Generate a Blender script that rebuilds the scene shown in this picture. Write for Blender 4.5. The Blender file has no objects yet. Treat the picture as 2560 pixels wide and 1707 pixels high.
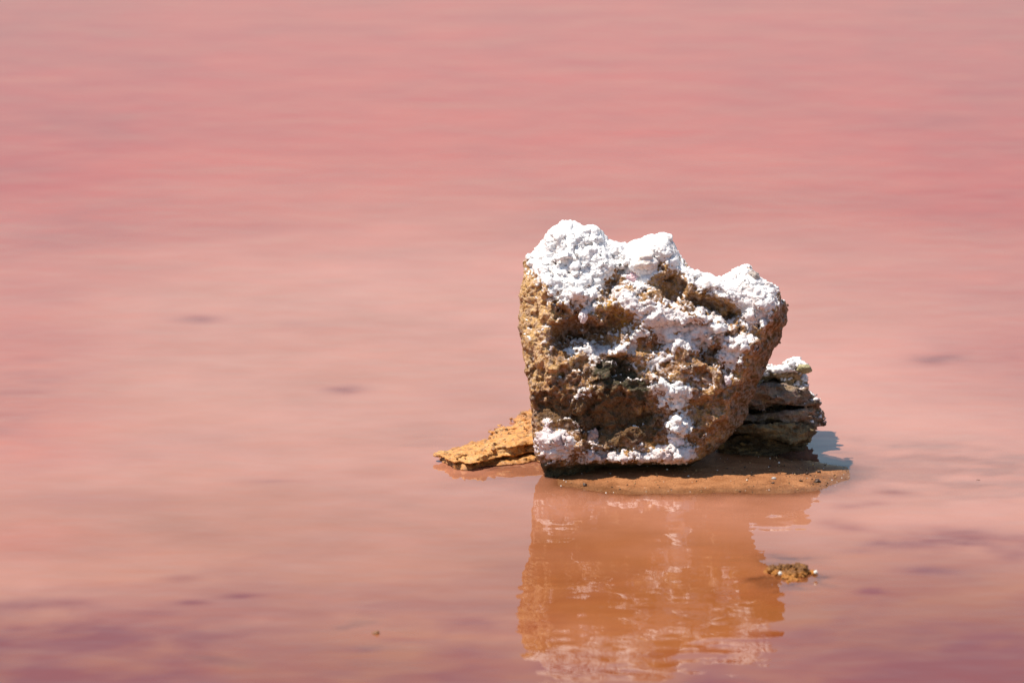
import bpy, math
import numpy as np
from mathutils import Matrix, Vector

S = bpy.context.scene
COL = S.collection

# ------------------------------------------------------------------ camera
PITCH = math.radians(11.2)
CP, SP = math.cos(PITCH), math.sin(PITCH)
DIST = 12.0                      # metres from the lens to the foot of the big rock
FRAME_W = 2.25                   # metres of the frame at that distance
PX = FRAME_W / 2560.0            # metres per photograph pixel there
OX, OY = 1545.0, 1200.0          # where the foot of the big rock stands in the photograph

RIGHT = np.array([1.0, 0, 0])
FWD = np.array([0, CP, -SP])
UP = np.array([0, SP, CP])
_X, _Y = (OX - 1280) * PX, -(OY - 853.5) * PX
CAM = -(_X * RIGHT + _Y * UP + DIST * FWD)

cam_d = bpy.data.cameras.new('camera')
cam_d.sensor_width = 36.0
cam_d.lens = 36.0 * DIST / FRAME_W
cam_d.clip_start, cam_d.clip_end = 0.1, 20000.0
cam_d.dof.use_dof = True
cam_d.dof.focus_distance = DIST + 0.05
cam_d.dof.aperture_fstop = 3.5
cam = bpy.data.objects.new('camera', cam_d)
COL.objects.link(cam)
cam.location = Vector(CAM)
cam.rotation_euler = (math.pi / 2 - PITCH, 0, 0)
S.camera = cam

# ------------------------------------------------------------------ light
SUN_DIR = Vector((-0.998, -0.05, 0))
SUN_DIR.normalize()
ELEV = math.radians(67.0)
TO_SUN = Vector((SUN_DIR.x * math.cos(ELEV), SUN_DIR.y * math.cos(ELEV), math.sin(ELEV)))
W = bpy.data.worlds.new('World')
S.world = W
W.use_nodes = True
wn, wl = W.node_tree.nodes, W.node_tree.links
wn.clear()
sky = wn.new('ShaderNodeTexSky')
sky.sky_type = 'NISHITA'
sky.sun_disc = False
sky.sun_elevation = ELEV
sky.sun_rotation = math.atan2(TO_SUN.x, TO_SUN.y)
sky.air_density = 1.35
sky.dust_density = 0.0
sky.ozone_density = 1.6
bg = wn.new('ShaderNodeBackground')
bg.inputs['Strength'].default_value = 0.092
wo = wn.new('ShaderNodeOutputWorld')
wl.new(sky.outputs[0], bg.inputs[0])
wl.new(bg.outputs[0], wo.inputs[0])

sun_d = bpy.data.lights.new('sun', 'SUN')
sun_d.energy = 5.0
sun_d.angle = math.radians(0.5)
sun_d.color = (1.0, 0.93, 0.81)
sun = bpy.data.objects.new('sun', sun_d)
COL.objects.link(sun)
sun.rotation_euler = TO_SUN.to_track_quat('Z', 'Y').to_euler()

S.view_settings.view_transform = 'Standard'
S.view_settings.look = 'None'
S.view_settings.exposure = 0.42
S.view_settings.gamma = 1.0
S.view_settings.use_curve_mapping = False
S.render.engine = 'CYCLES'
S.cycles.use_denoising = True
S.cycles.max_bounces = 8
S.cycles.transparent_max_bounces = 8
S.cycles.caustics_reflective = False
S.cycles.caustics_refractive = False

# ------------------------------------------------------------------ numeric helpers
RNG = np.random.RandomState(7)
PERM = RNG.permutation(256).astype(np.int32)
PERM = np.concatenate([PERM, PERM, PERM])
GR = RNG.normal(size=(256, 3)).astype(np.float32)
GR /= np.linalg.norm(GR, axis=1)[:, None]
JIT = RNG.rand(256, 3).astype(np.float32)


def perlin(p, seed=0):
    p = np.asarray(p, np.float32) + np.float32(seed * 17.31)
    i = np.floor(p).astype(np.int32)
    f = p - i
    i &= 255
    u = f * f * f * (f * (f * 6 - 15) + 10)
    out = 0
    for dx in (0, 1):
        wx = u[:, 0] if dx else 1 - u[:, 0]
        hx = PERM[(i[:, 0] + dx) & 255]
        for dy in (0, 1):
            wxy = wx * (u[:, 1] if dy else 1 - u[:, 1])
            hy = PERM[hx + ((i[:, 1] + dy) & 255)]
            for dz in (0, 1):
                g = GR[PERM[hy + ((i[:, 2] + dz) & 255)]]
                d = g[:, 0] * (f[:, 0] - dx) + g[:, 1] * (f[:, 1] - dy) + g[:, 2] * (f[:, 2] - dz)
                out = out + wxy * (u[:, 2] if dz else 1 - u[:, 2]) * d
    return out * 1.5


def fbm(p, octaves=4, seed=0, gain=0.5):
    p = np.asarray(p, np.float32)
    a, s, out = 1.0, 1.0, 0
    for k in range(octaves):
        out = out + a * perlin(p * s, seed + k * 3)
        a *= gain
        s *= 2.03
    return out


def worley(p, seed=0):
    """distance to the nearest feature point, in cells"""
    p = np.asarray(p, np.float32) + np.float32(seed * 13.7)
    i = np.floor(p).astype(np.int32)
    f = p - i
    best = np.full(len(p), 9.0, np.float32)
    for dx in (-1, 0, 1):
        for dy in (-1, 0, 1):
            for dz in (-1, 0, 1):
                h = PERM[PERM[PERM[(i[:, 0] + dx) & 255] + ((i[:, 1] + dy) & 255)] + ((i[:, 2] + dz) & 255)]
                j = JIT[h]
                d = (j[:, 0] + dx - f[:, 0]) ** 2 + (j[:, 1] + dy - f[:, 1]) ** 2 + (j[:, 2] + dz - f[:, 2]) ** 2
                np.minimum(best, d, out=best)
    return np.sqrt(best)


def facet(p, seed=0):
    """broken planes: every cell is a tilted chip"""
    p = np.asarray(p, np.float32) + np.float32(seed * 13.7)
    i = np.floor(p).astype(np.int32)
    f = p - i
    best = np.full(len(p), 9.0, np.float32)
    val = np.zeros(len(p), np.float32)
    for dx in (-1, 0, 1):
        for dy in (-1, 0, 1):
            for dz in (-1, 0, 1):
                h = PERM[PERM[PERM[(i[:, 0] + dx) & 255] + ((i[:, 1] + dy) & 255)] + ((i[:, 2] + dz) & 255)]
                j, g = JIT[h], GR[h]
                ex, ey, ez = j[:, 0] + dx - f[:, 0], j[:, 1] + dy - f[:, 1], j[:, 2] + dz - f[:, 2]
                d = ex * ex + ey * ey + ez * ez
                m = d < best
                best = np.where(m, d, best)
                val = np.where(m, ex * g[:, 0] + ey * g[:, 1] + ez * g[:, 2] + 0.5 * (j[:, 0] - 0.5), val)
    return val


def sstep(a, b, x):
    t = np.clip((x - a) / (b - a), 0, 1)
    return t * t * (3 - 2 * t)


def poly_sd(poly, x, y):
    """signed distance to a polygon (negative inside)"""
    P = np.asarray(poly, np.float32)
    Q = np.roll(P, -1, 0)
    x = np.asarray(x, np.float32)
    y = np.asarray(y, np.float32)
    best = np.full(x.shape, 1e9, np.float32)
    inside = np.zeros(x.shape, bool)
    for (ax, ay), (bx, by) in zip(P, Q):
        ex, ey = bx - ax, by - ay
        t = np.clip(((x - ax) * ex + (y - ay) * ey) / (ex * ex + ey * ey + 1e-12), 0, 1)
        d = (x - ax - t * ex) ** 2 + (y - ay - t * ey) ** 2
        np.minimum(best, d, out=best)
        if ay != by:
            c = ((ay > y) != (by > y)) & (x < (bx - ax) * (y - ay) / (by - ay) + ax)
            inside ^= c
    d = np.sqrt(best)
    return np.where(inside, -d, d)


def smax(a, b, k):
    h = np.clip(0.5 - 0.5 * (b - a) / k, 0, 1)
    return b + (a - b) * h + k * h * (1 - h)


def surface_nets(f, org, h):
    s = f < 0
    nx, ny, nz = f.shape
    cnt = np.zeros((nx - 1, ny - 1, nz - 1), np.int8)
    offs = [(a, b, c) for a in (0, 1) for b in (0, 1) for c in (0, 1)]
    for a, b, c in offs:
        cnt += s[a:nx - 1 + a, b:ny - 1 + b, c:nz - 1 + c]
    act = (cnt > 0) & (cnt < 8)
    I, J, K = np.nonzero(act)
    vid = np.full(act.shape, -1, np.int32)
    vid[I, J, K] = np.arange(len(I))
    vals = {o: f[I + o[0], J + o[1], K + o[2]] for o in offs}
    acc = np.zeros((len(I), 3), np.float32)
    num = np.zeros(len(I), np.float32)
    for o in offs:
        for ax in range(3):
            if o[ax] == 0:
                q = list(o)
                q[ax] = 1
                fa, fb = vals[o], vals[tuple(q)]
                m = (fa < 0) != (fb < 0)
                t = np.where(m, fa / np.where(m, fa - fb, 1), 0)
                for d in range(3):
                    acc[:, d] += np.where(m, o[d] + (t if d == ax else 0), 0)
                num += m
    v = (np.stack([I, J, K], 1) + acc / num[:, None]) * h + np.asarray(org)
    quads = []
    for ax in range(3):
        b, c = [(1, 2), (2, 0), (0, 1)][ax]
        sl0 = [slice(1, -1)] * 3
        sl1 = [slice(1, -1)] * 3
        sl0[ax] = slice(0, -1)
        sl1[ax] = slice(1, None)
        A, B = s[tuple(sl0)], s[tuple(sl1)]
        g = np.stack(np.nonzero(A != B), 1)
        flip = B[g[:, 0], g[:, 1], g[:, 2]]
        for d in range(3):
            if d != ax:
                g[:, d] += 1
        cells = []
        for db, dc in ((-1, -1), (0, -1), (0, 0), (-1, 0)):
            q = g.copy()
            q[:, b] += db
            q[:, c] += dc
            cells.append(vid[q[:, 0], q[:, 1], q[:, 2]])
        q = np.stack(cells, 1)
        q[flip] = q[flip][:, ::-1]
        quads.append(q)
    q = np.concatenate(quads)
    return v.astype(np.float32), q[(q >= 0).all(1)]


def vnormals(v, q):
    n = np.cross(v[q[:, 2]] - v[q[:, 0]], v[q[:, 3]] - v[q[:, 1]])
    out = np.zeros_like(v)
    for k in range(4):
        np.add.at(out, q[:, k], n)
    return out / (np.linalg.norm(out, axis=1)[:, None] + 1e-12)


def compact(v, q, *extra):
    used = np.zeros(len(v), bool)
    used[q.ravel()] = True
    idx = np.cumsum(used) - 1
    return (v[used], idx[q]) + tuple(e[used] for e in extra)


def mesh_obj(name, v, q, mat, parent=None, attrs=None, smooth=True):
    me = bpy.data.meshes.new(name)
    v = np.ascontiguousarray(v, np.float32)
    q = np.ascontiguousarray(q, np.int32)
    k = q.shape[1]
    me.vertices.add(len(v))
    me.vertices.foreach_set('co', v.ravel())
    me.loops.add(q.size)
    me.loops.foreach_set('vertex_index', q.ravel())
    me.polygons.add(len(q))
    me.polygons.foreach_set('loop_start', np.arange(0, q.size, k, dtype=np.int32))
    me.polygons.foreach_set('loop_total', np.full(len(q), k, np.int32))
    me.polygons.foreach_set('use_smooth', np.full(len(q), smooth))
    for an, av in (attrs or {}).items():
        if av.ndim == 1:
            a = me.attributes.new(an, 'FLOAT', 'POINT')
            a.data.foreach_set('value', np.ascontiguousarray(av, np.float32))
        else:
            a = me.attributes.new(an, 'FLOAT_COLOR', 'POINT')
            c = np.ones((len(v), 4), np.float32)
            c[:, :3] = av
            a.data.foreach_set('color', c.ravel())
    me.update(calc_edges=True)
    me.validate()
    if mat:
        me.materials.append(mat)
    o = bpy.data.objects.new(name, me)
    COL.objects.link(o)
    if parent:
        o.parent = parent
    return o


def tag(o, label=None, cat=None, group=None, kind=None):
    for k, x in (('label', label), ('category', cat), ('group', group), ('kind', kind)):
        if x:
            o[k] = x
    return o


def empty(name, loc):
    o = bpy.data.objects.new(name, None)
    o.empty_display_size = 0.05
    COL.objects.link(o)
    o.location = loc
    return o


def ground(px, py, z=0.0):
    """point of the plane z seen at photograph pixel (px, py)"""
    d = (px - 1280) * PX * RIGHT - (py - 853.5) * PX * UP + DIST * FWD
    t = (z - CAM[2]) / d[2]
    return CAM + d * t


def gxy(pts, z=0.0):
    return np.array([ground(a, b, z)[:2] for a, b in pts])


# sculpting frame: u to the right, w away from the lens, v up the picture; metres
def to_world(uwv, org=(0, 0, 0)):
    return uwv[:, :1] * RIGHT + uwv[:, 1:2] * FWD + uwv[:, 2:3] * UP + np.asarray(org)


# ------------------------------------------------------------------ materials
def new_mat(name):
    m = bpy.data.materials.new(name)
    m.use_nodes = True
    nt = m.node_tree
    nt.nodes.clear()
    out = nt.nodes.new('ShaderNodeOutputMaterial')
    return m, nt, out


def N(nt, t, **kw):
    n = nt.nodes.new(t)
    for k, x in kw.items():
        if k in n.inputs:
            n.inputs[k].default_value = x
        else:
            setattr(n, k, x)
    return n


def bump_chain(nt, coord, layers):
    """layers: (kind, scale, distance)"""
    prev = None
    for kind, sc, dist in layers:
        if kind == 'n':
            t = N(nt, 'ShaderNodeTexNoise', Scale=sc, Detail=4.0, Roughness=0.65)
            o = t.outputs['Fac']
        else:
            t = N(nt, 'ShaderNodeTexVoronoi', Scale=sc)
            o = t.outputs['Distance']
        nt.links.new(coord, t.inputs['Vector'])
        b = N(nt, 'ShaderNodeBump', Strength=1.0, Distance=dist)
        nt.links.new(o, b.inputs['Height'])
        if prev:
            nt.links.new(prev.outputs[0], b.inputs['Normal'])
        prev = b
    return prev.outputs[0]


def rock_material(name, layers, rough=0.85, spec=0.25, grain=0.35):
    m, nt, out = new_mat(name)
    p = N(nt, 'ShaderNodeBsdfPrincipled', Roughness=rough)
    p.inputs['Specular IOR Level'].default_value = spec
    a = N(nt, 'ShaderNodeAttribute', attribute_name='tint')
    tc = N(nt, 'ShaderNodeTexCoord')
    gn = N(nt, 'ShaderNodeTexNoise', Scale=260.0, Detail=3.0, Roughness=0.7)
    nt.links.new(tc.outputs['Object'], gn.inputs['Vector'])
    mr = N(nt, 'ShaderNodeMapRange')
    mr.inputs['From Min'].default_value = 0.3
    mr.inputs['From Max'].default_value = 0.7
    mr.inputs['To Min'].default_value = 1 - grain
    mr.inputs['To Max'].default_value = 1 + grain
    nt.links.new(gn.outputs['Fac'], mr.inputs['Value'])
    mx = N(nt, 'ShaderNodeVectorMath', operation='SCALE')
    nt.links.new(a.outputs['Color'], mx.inputs[0])
    nt.links.new(mr.outputs[0], mx.inputs['Scale'])
    nt.links.new(mx.outputs[0], p.inputs['Base Color'])
    nt.links.new(bump_chain(nt, tc.outputs['Object'], layers), p.inputs['Normal'])
    nt.links.new(p.outputs[0], out.inputs[0])
    return m


MAT_ROCK = rock_material('weathered_sandstone', [('n', 70, 0.007), ('n', 240, 0.003), ('v', 330, 0.0015)])
MAT_SLAB = rock_material('wet_ochre_sandstone', [('n', 60, 0.003), ('n', 200, 0.002)], rough=0.55, spec=0.5)
MAT_SALT = rock_material('salt_crystals', [('n', 150, 0.003), ('n', 420, 0.0012)], rough=0.5, spec=0.4, grain=0.06)
MAT_PEBBLE = rock_material('pebble_stone', [('n', 200, 0.001)], rough=0.5, spec=0.3, grain=0.25)
MAT_MUD = rock_material('wet_mud', [('n', 300, 0.001)], rough=0.6, spec=0.2, grain=0.3)


# ================================================================== LAKE BED + WATER
WATER_Z = 0.0
SHORE = gxy([(1392, 1214), (1440, 1223), (1500, 1230), (1600, 1233), (1720, 1234), (1860, 1233), (1980, 1231),
             (2050, 1226), (2095, 1208), (2125, 1190), (2120, 1172), (2075, 1160), (2030, 1152), (1960, 1146),
             (1850, 1128), (1700, 1110), (1560, 1106), (1470, 1130), (1420, 1165), (1385, 1195)])


def axis(lo, hi, step, far):
    core = np.arange(lo, hi + step / 2, step)
    g, d = [], step
    x = 0.0
    while x < far:
        d *= 1.22
        x += d
        g.append(x)
    g = np.array(g)
    return np.concatenate([(lo - g)[::-1], core, hi + g])


def blob(x, y, px, py, rx, ry, ang=0.0):
    """gaussian spot around a photograph pixel's place on the water, radii in metres"""
    c = ground(px, py)
    dx, dy = x - c[0], y - c[1]
    ca, sa = math.cos(ang), math.sin(ang)
    a, b = dx * ca + dy * sa, -dx * sa + dy * ca
    return np.exp(-(a / rx) ** 2 - (b / ry) ** 2)


def bed_height(x, y):
    p = np.stack([x, y, np.zeros_like(x)], 1)
    sd = poly_sd(SHORE, x, y) + 0.016 * fbm(p * np.array([7, 5, 1]), 2, 33) + 0.008 * fbm(p * np.array([30, 22, 1]), 3, 36)
    n = fbm(p * 5.0, 4, 1)
    z = np.where(sd < 0, 0.0055 * (1 - np.exp(sd / 0.05)), -0.065 * (1 - np.exp(-sd / 0.6)))
    z = z + n * 0.006 * sstep(-0.02, 0.25, sd) + n * 0.002
    n2 = fbm(p * np.array([9.0, 12.0, 1.0]), 3, 4)
    for (a, b, rx, ry, k, dz) in [(1290, 1182, .12, .16, .9, .004), (2200, 1158, .24, .30, .85, .006), (2400, 1182, .26, .30, .9, .006), (2560, 1195, .25, .3, .8, .008),
                                  (1965, 1438, .16, .24, .95, .004), (920, 1595, .16, .3, .8, .010), (460, 1650, .14, .16, .7, .012), (545, 1672, .14, .16, .65, .012), (1150, 1110, .28, .2, .7, .012)]:
        t = np.clip(blob(x, y, a, b, rx, ry) * (1 + 0.8 * n2) * k * 1.15, 0, 1)
        z = np.where(sd > 0, z + (-dz - z) * t * (z < -dz), z)
    lid = -0.0012 - 0.002 * sstep(0, .05, sd)
    return np.where(sd < 0, np.where(sd < -0.004, np.maximum(z, 0.0012), z), np.minimum(z, lid))


xs = axis(-1.75, 1.75, 0.014, 3500.0)
ys = axis(-2.7, 7.0, 0.016, 4500.0)
GX, GY = np.meshgrid(xs, ys, indexing='ij')
gx, gy = GX.ravel(), GY.ravel()
near = (np.abs(gx) < 4) & (gy > -5) & (gy < 10)
bz = np.full(gx.shape, -0.07)
bz[near] = bed_height(gx[near], gy[near])
ni, nj = GX.shape
ii, jj = np.meshgrid(np.arange(ni - 1), np.arange(nj - 1), indexing='ij')
a0 = (ii * nj + jj).ravel()
grid_q = np.stack([a0, a0 + nj, a0 + nj + 1, a0 + 1], 1)

# lake bed
m, nt, out = new_mat('wet_orange_sand')
p = N(nt, 'ShaderNodeBsdfPrincipled', Roughness=0.75)
p.inputs['Specular IOR Level'].default_value = 0.15
geo = N(nt, 'ShaderNodeNewGeometry')
n1 = N(nt, 'ShaderNodeTexNoise', Scale=22.0, Detail=5.0, Roughness=0.6)
n2 = N(nt, 'ShaderNodeTexNoise', Scale=420.0, Detail=2.0, Roughness=0.6)
for n_ in (n1, n2):
    nt.links.new(geo.outputs['Position'], n_.inputs['Vector'])
r1 = N(nt, 'ShaderNodeValToRGB')
r1.color_ramp.elements[0].position, r1.color_ramp.elements[0].color = 0.35, (0.33, 0.125, 0.045, 1)
r1.color_ramp.elements[1].position, r1.color_ramp.elements[1].color = 0.68, (0.46, 0.20, 0.085, 1)
nt.links.new(n1.outputs['Fac'], r1.inputs['Fac'])
r2 = N(nt, 'ShaderNodeValToRGB')
r2.color_ramp.elements[0].position, r2.color_ramp.elements[0].color = 0.32, (0.35, 0.33, 0.32, 1)
r2.color_ramp.elements[1].position, r2.color_ramp.elements[1].color = 0.55, (1, 1, 1, 1)
nt.links.new(n2.outputs['Fac'], r2.inputs['Fac'])
mm = N(nt, 'ShaderNodeMix', data_type='RGBA', blend_type='MULTIPLY')
mm.inputs['Factor'].default_value = 1.0
nt.links.new(r1.outputs[0], mm.inputs['A'])
nt.links.new(r2.outputs[0], mm.inputs['B'])
sxz = N(nt, 'ShaderNodeSeparateXYZ')
nt.links.new(geo.outputs['Position'], sxz.inputs[0])
wet = N(nt, 'ShaderNodeMapRange')
wet.inputs['From Min'].default_value, wet.inputs['From Max'].default_value = 0.0022, 0.0046
wet.inputs['To Min'].default_value, wet.inputs['To Max'].default_value = 0.62, 1.0
wn_ = N(nt, 'ShaderNodeMath', operation='MULTIPLY_ADD')
nt.links.new(n1.outputs['Fac'], wn_.inputs[0])
wn_.inputs[1].default_value = 0.004
nt.links.new(sxz.outputs['Z'], wn_.inputs[2])
wz = N(nt, 'ShaderNodeMath', operation='SUBTRACT')
nt.links.new(wn_.outputs[0], wz.inputs[0])
wz.inputs[1].default_value = 0.002
nt.links.new(wz.outputs[0], wet.inputs['Value'])
dry = N(nt, 'ShaderNodeVectorMath', operation='SCALE')
nt.links.new(mm.outputs['Result'], dry.inputs[0])
nt.links.new(wet.outputs[0], dry.inputs['Scale'])
nt.links.new(dry.outputs[0], p.inputs['Base Color'])
rgh = N(nt, 'ShaderNodeMapRange')
rgh.inputs['From Min'].default_value, rgh.inputs['From Max'].default_value = 0.62, 1.0
rgh.inputs['To Min'].default_value, rgh.inputs['To Max'].default_value = 0.4, 0.8
nt.links.new(wet.outputs[0], rgh.inputs['Value'])
nt.links.new(rgh.outputs[0], p.inputs['Roughness'])
nt.links.new(bump_chain(nt, geo.outputs['Position'], [('n', 120, 0.003), ('n', 450, 0.0015)]), p.inputs['Normal'])
nt.links.new(p.outputs[0], out.inputs[0])
MAT_BED = m
bed = mesh_obj('lake_bed', np.stack([gx, gy, bz], 1), grid_q, MAT_BED)
tag(bed, kind='structure')

# water: pink brine that hides its bed more the deeper it is
depth = np.clip(-bz, 0.0, None)
P3 = np.stack([gx, gy, 0 * gx], 1)
murk_vignette = np.zeros_like(gx)          # dark magenta weed and algae, plus painted ripple marks and edge vignette
tan_ = np.zeros_like(gx)
pale = np.zeros_like(gx)
q3 = P3[near]
x_, y_ = q3[:, 0], q3[:, 1]
warp = 0.25 * fbm(q3 * 1.1, 3, 5)
fn = fbm(np.stack([x_ * 1.3, y_ * 1.5 + warp, 0 * x_], 1), 4, 8)
fine = fbm(np.stack([x_ * 7.0, y_ * 8.0, 0 * x_], 1), 3, 12)
fore = sstep(-0.30, -2.0, y_ + 0.35 * fn)            # the nearer shallows hold more weed
far = sstep(1.0, 6.0, y_)
slow0 = fbm(np.stack([x_ * 0.5, y_ * 0.7, 0 * x_], 1), 3, 26)
mk = fore * (0.34 + 0.60 * fn) * (1 - 0.5 * blob(x_, y_, 1600, 1600, .30, .6)) + 0.25 * sstep(-1.2, -2.2, y_) + 0.10 * sstep(2.5, 7.0, y_ + slow0) + 0.10 * np.clip(fn, 0, 1) + 0.05 * fine * (0.4 + fore)
for (a, b, rx, ry, am) in [(860, 972, .045, .045, .5), (495, 798, .06, .05, .35), (700, 814, .08, .05, .25), (1170, 985, .10, .10, .15),  # small spots: weed and dark ripple marks painted into the colour
                           (2340, 897, .06, .06, .4), (2240, 1231, .035, .03, .6), (2120, 1266, .03, .03, .45), (2180, 1260, .04, .03, .4),
                           (2085, 1308, .03, .03, .5), (2125, 1318, .035, .03, .5), (2190, 1356, .03, .02, .55), (2155, 1380, .035, .02, .6),
                           (2330, 1350, .12, .08, .6), (2500, 1370, .15, .12, .5), (2340, 1424, .07, .03, .5), (2180, 1477, .025, .02, .6),
                           (950, 1182, .05, .03, .35), (680, 1204, .06, .02, .3), (100, 1510, .10, .05, .5), (210, 1575, .12, .05, .6),
                           (480, 1505, .03, .02, .5), (440, 1444, .04, .02, .45), (400, 1530, .04, .02, .4), (600, 1488, .05, .02, .45), (1260, 1565, .08, .04, .4),
                           (870, 1625, .10, .025, .5), (1010, 1600, .03, .02, .45), (1150, 1555, .08, .03, .4), (1190, 1630, .08, .03, .35),  # ripples round the pebble painted as dark spots
                           (0, 20, .7, 3.2, .24), (2560, 20, .75, 3.4, .26), (2570, 650, .4, 2.0, .22), (0, 600, .35, 1.8, .18), (2570, 950, .25, .9, .22), (10, 1000, .15, .5, .25), (2540, 1640, .4, .35, .6), (20, 1660, .35, .3, .5), (300, 305, .25, .25, .3), (120, 580, .35, .2, .25), (230, 1250, .2, .08, .25), (2400, 1600, .3, .2, .4), (150, 1690, .2, .1, .3)]:  # corner and edge spots: lens vignette painted into the water
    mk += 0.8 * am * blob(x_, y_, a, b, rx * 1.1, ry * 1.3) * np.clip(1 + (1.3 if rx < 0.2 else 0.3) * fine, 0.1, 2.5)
mott = fbm(np.stack([x_ * 3.0 + 0.8 * fn, y_ * 3.4, 0 * x_], 1), 4, 28, 0.6)
mk = mk + fore * np.clip(0.75 * mott, -0.4, 0.6)
murk_vignette[near] = np.clip(mk, 0, 1)
slow = fbm(np.stack([x_ * 0.45 + 0.3 * y_, y_ * 0.8, 0 * x_], 1), 3, 25)
band = sstep(-1.75, 0.5, y_ + 0.55 * slow + 0.25 * fn + 0.1 * fine) * (1 - 0.8 * sstep(1.2, 6.0, y_ + 0.8 * fn))
algae_vignette = np.where(near, 0.0, 0.9)
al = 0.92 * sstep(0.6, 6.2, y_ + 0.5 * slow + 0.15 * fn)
for (a, b, rx, ry, am) in [(0, 80, .6, 2.0, .4), (20, 450, .45, 1.4, .3), (0, 850, .3, .8, .3), (20, 1100, .25, .5, .25), (2560, 100, .6, 2.0, .4), (2560, 520, .45, 1.5, .3),  # edge patches: lens vignette painted as deeper red
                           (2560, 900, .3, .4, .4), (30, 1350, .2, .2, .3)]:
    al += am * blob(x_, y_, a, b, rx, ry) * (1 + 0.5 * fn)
algae_vignette[near] = np.clip(al, 0, 1)
ruffle = np.ones_like(gx)
ruffle[near] = np.clip(0.9 * sstep(0.8, 5.0, y_ + 0.9 * slow + 0.5 * fn) + 0.25 * sstep(0.35, 1.2, np.abs(x_ + 0.1)) * sstep(-0.3, 1.0, y_) * np.clip(fn, 0, 1), 0.0, 1)
cloud = fbm(np.stack([x_ * 0.6, y_ * 0.5 + warp, 0 * x_], 1), 3, 21)
pale[near] = np.clip(band * (0.85 + 0.35 * cloud + 0.12 * fine), 0, 1)

m, nt, out = new_mat('pink_brine')
geo = N(nt, 'ShaderNodeNewGeometry')
ad = N(nt, 'ShaderNodeAttribute', attribute_name='depth')
am_ = N(nt, 'ShaderNodeAttribute', attribute_name='murk_vignette')
ap = N(nt, 'ShaderNodeAttribute', attribute_name='pale')
# body colour
c1 = N(nt, 'ShaderNodeMix', data_type='RGBA')
c1.inputs['A'].default_value = (0.275, 0.084, 0.022, 1)     # algae-red brine
c1.inputs['B'].default_value = (0.50, 0.215, 0.142, 1)     # paler brine
nt.links.new(ap.outputs['Fac'], c1.inputs['Factor'])
c0 = N(nt, 'ShaderNodeMix', data_type='RGBA')
c0.inputs['B'].default_value = (0.45, 0.056, 0.016, 1)     # dense red algae out in the lake, and painted edge vignette
af = N(nt, 'ShaderNodeAttribute', attribute_name='algae_vignette')
nt.links.new(c1.outputs['Result'], c0.inputs['A'])
nt.links.new(af.outputs['Fac'], c0.inputs['Factor'])
c2 = N(nt, 'ShaderNodeMix', data_type='RGBA')
c2.inputs['B'].default_value = (0.175, 0.026, 0.010, 1)     # weed, painted ripple marks and edge vignette
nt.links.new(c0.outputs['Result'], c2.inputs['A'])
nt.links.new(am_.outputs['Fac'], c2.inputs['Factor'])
ns = N(nt, 'ShaderNodeTexNoise', Scale=2.6, Detail=5.0, Roughness=0.55)
nt.links.new(geo.outputs['Position'], ns.inputs['Vector'])
mr = N(nt, 'ShaderNodeMapRange')
mr.inputs['From Min'].default_value, mr.inputs['From Max'].default_value = 0.3, 0.7
mr.inputs['To Min'].default_value, mr.inputs['To Max'].default_value = 0.92, 1.08
nt.links.new(ns.outputs['Fac'], mr.inputs['Value'])
c3 = N(nt, 'ShaderNodeVectorMath', operation='SCALE')
nt.links.new(c2.outputs['Result'], c3.inputs[0])
nt.links.new(mr.outputs[0], c3.inputs['Scale'])
body = N(nt, 'ShaderNodeBsdfDiffuse')
# cloudiness by depth
e1 = N(nt, 'ShaderNodeMath', operation='MULTIPLY')
e1.inputs[1].default_value = -75.0
nt.links.new(ad.outputs['Fac'], e1.inputs[0])
e2 = N(nt, 'ShaderNodeMath', operation='EXPONENT')
nt.links.new(e1.outputs[0], e2.inputs[0])
e3 = N(nt, 'ShaderNodeMath', operation='ADD')
e3.inputs[1].default_value = 1.0
nt.links.new(e2.outputs[0], e3.inputs[0])
c4 = N(nt, 'ShaderNodeVectorMath', operation='SCALE')      # light scattered between the bed and the cloudy water
nt.links.new(c3.outputs[0], c4.inputs[0])
nt.links.new(e3.outputs[0], c4.inputs['Scale'])
nt.links.new(c4.outputs[0], body.inputs['Color'])
clear = N(nt, 'ShaderNodeBsdfTransparent')
clear.inputs['Color'].default_value = (0.97, 0.9, 0.86, 1)
vol = N(nt, 'ShaderNodeMixShader')
nt.links.new(e2.outputs[0], vol.inputs[0])
nt.links.new(body.outputs[0], vol.inputs[1])
nt.links.new(clear.outputs[0], vol.inputs[2])
# ripples
mp = N(nt, 'ShaderNodeMapping')
mp.inputs['Scale'].default_value = (1.0, 1.35, 1.0)
mp.inputs['Rotation'].default_value = (0, 0, 0.12)
nt.links.new(geo.outputs['Position'], mp.inputs['Vector'])
prev = None
for sc, dist, dt in ((3.2, 0.0022, 1.0), (10.0, 0.0011, 1.0), (34.0, 0.00004, 1.0)):
    t = N(nt, 'ShaderNodeTexNoise', Scale=sc, Detail=dt, Roughness=0.45)
    nt.links.new(mp.outputs[0], t.inputs['Vector'])
    b = N(nt, 'ShaderNodeBump', Strength=1.0, Distance=dist)
    nt.links.new(t.outputs['Fac'], b.inputs['Height'])
    if prev:
        nt.links.new(prev.outputs[0], b.inputs['Normal'])
    prev = b
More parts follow.
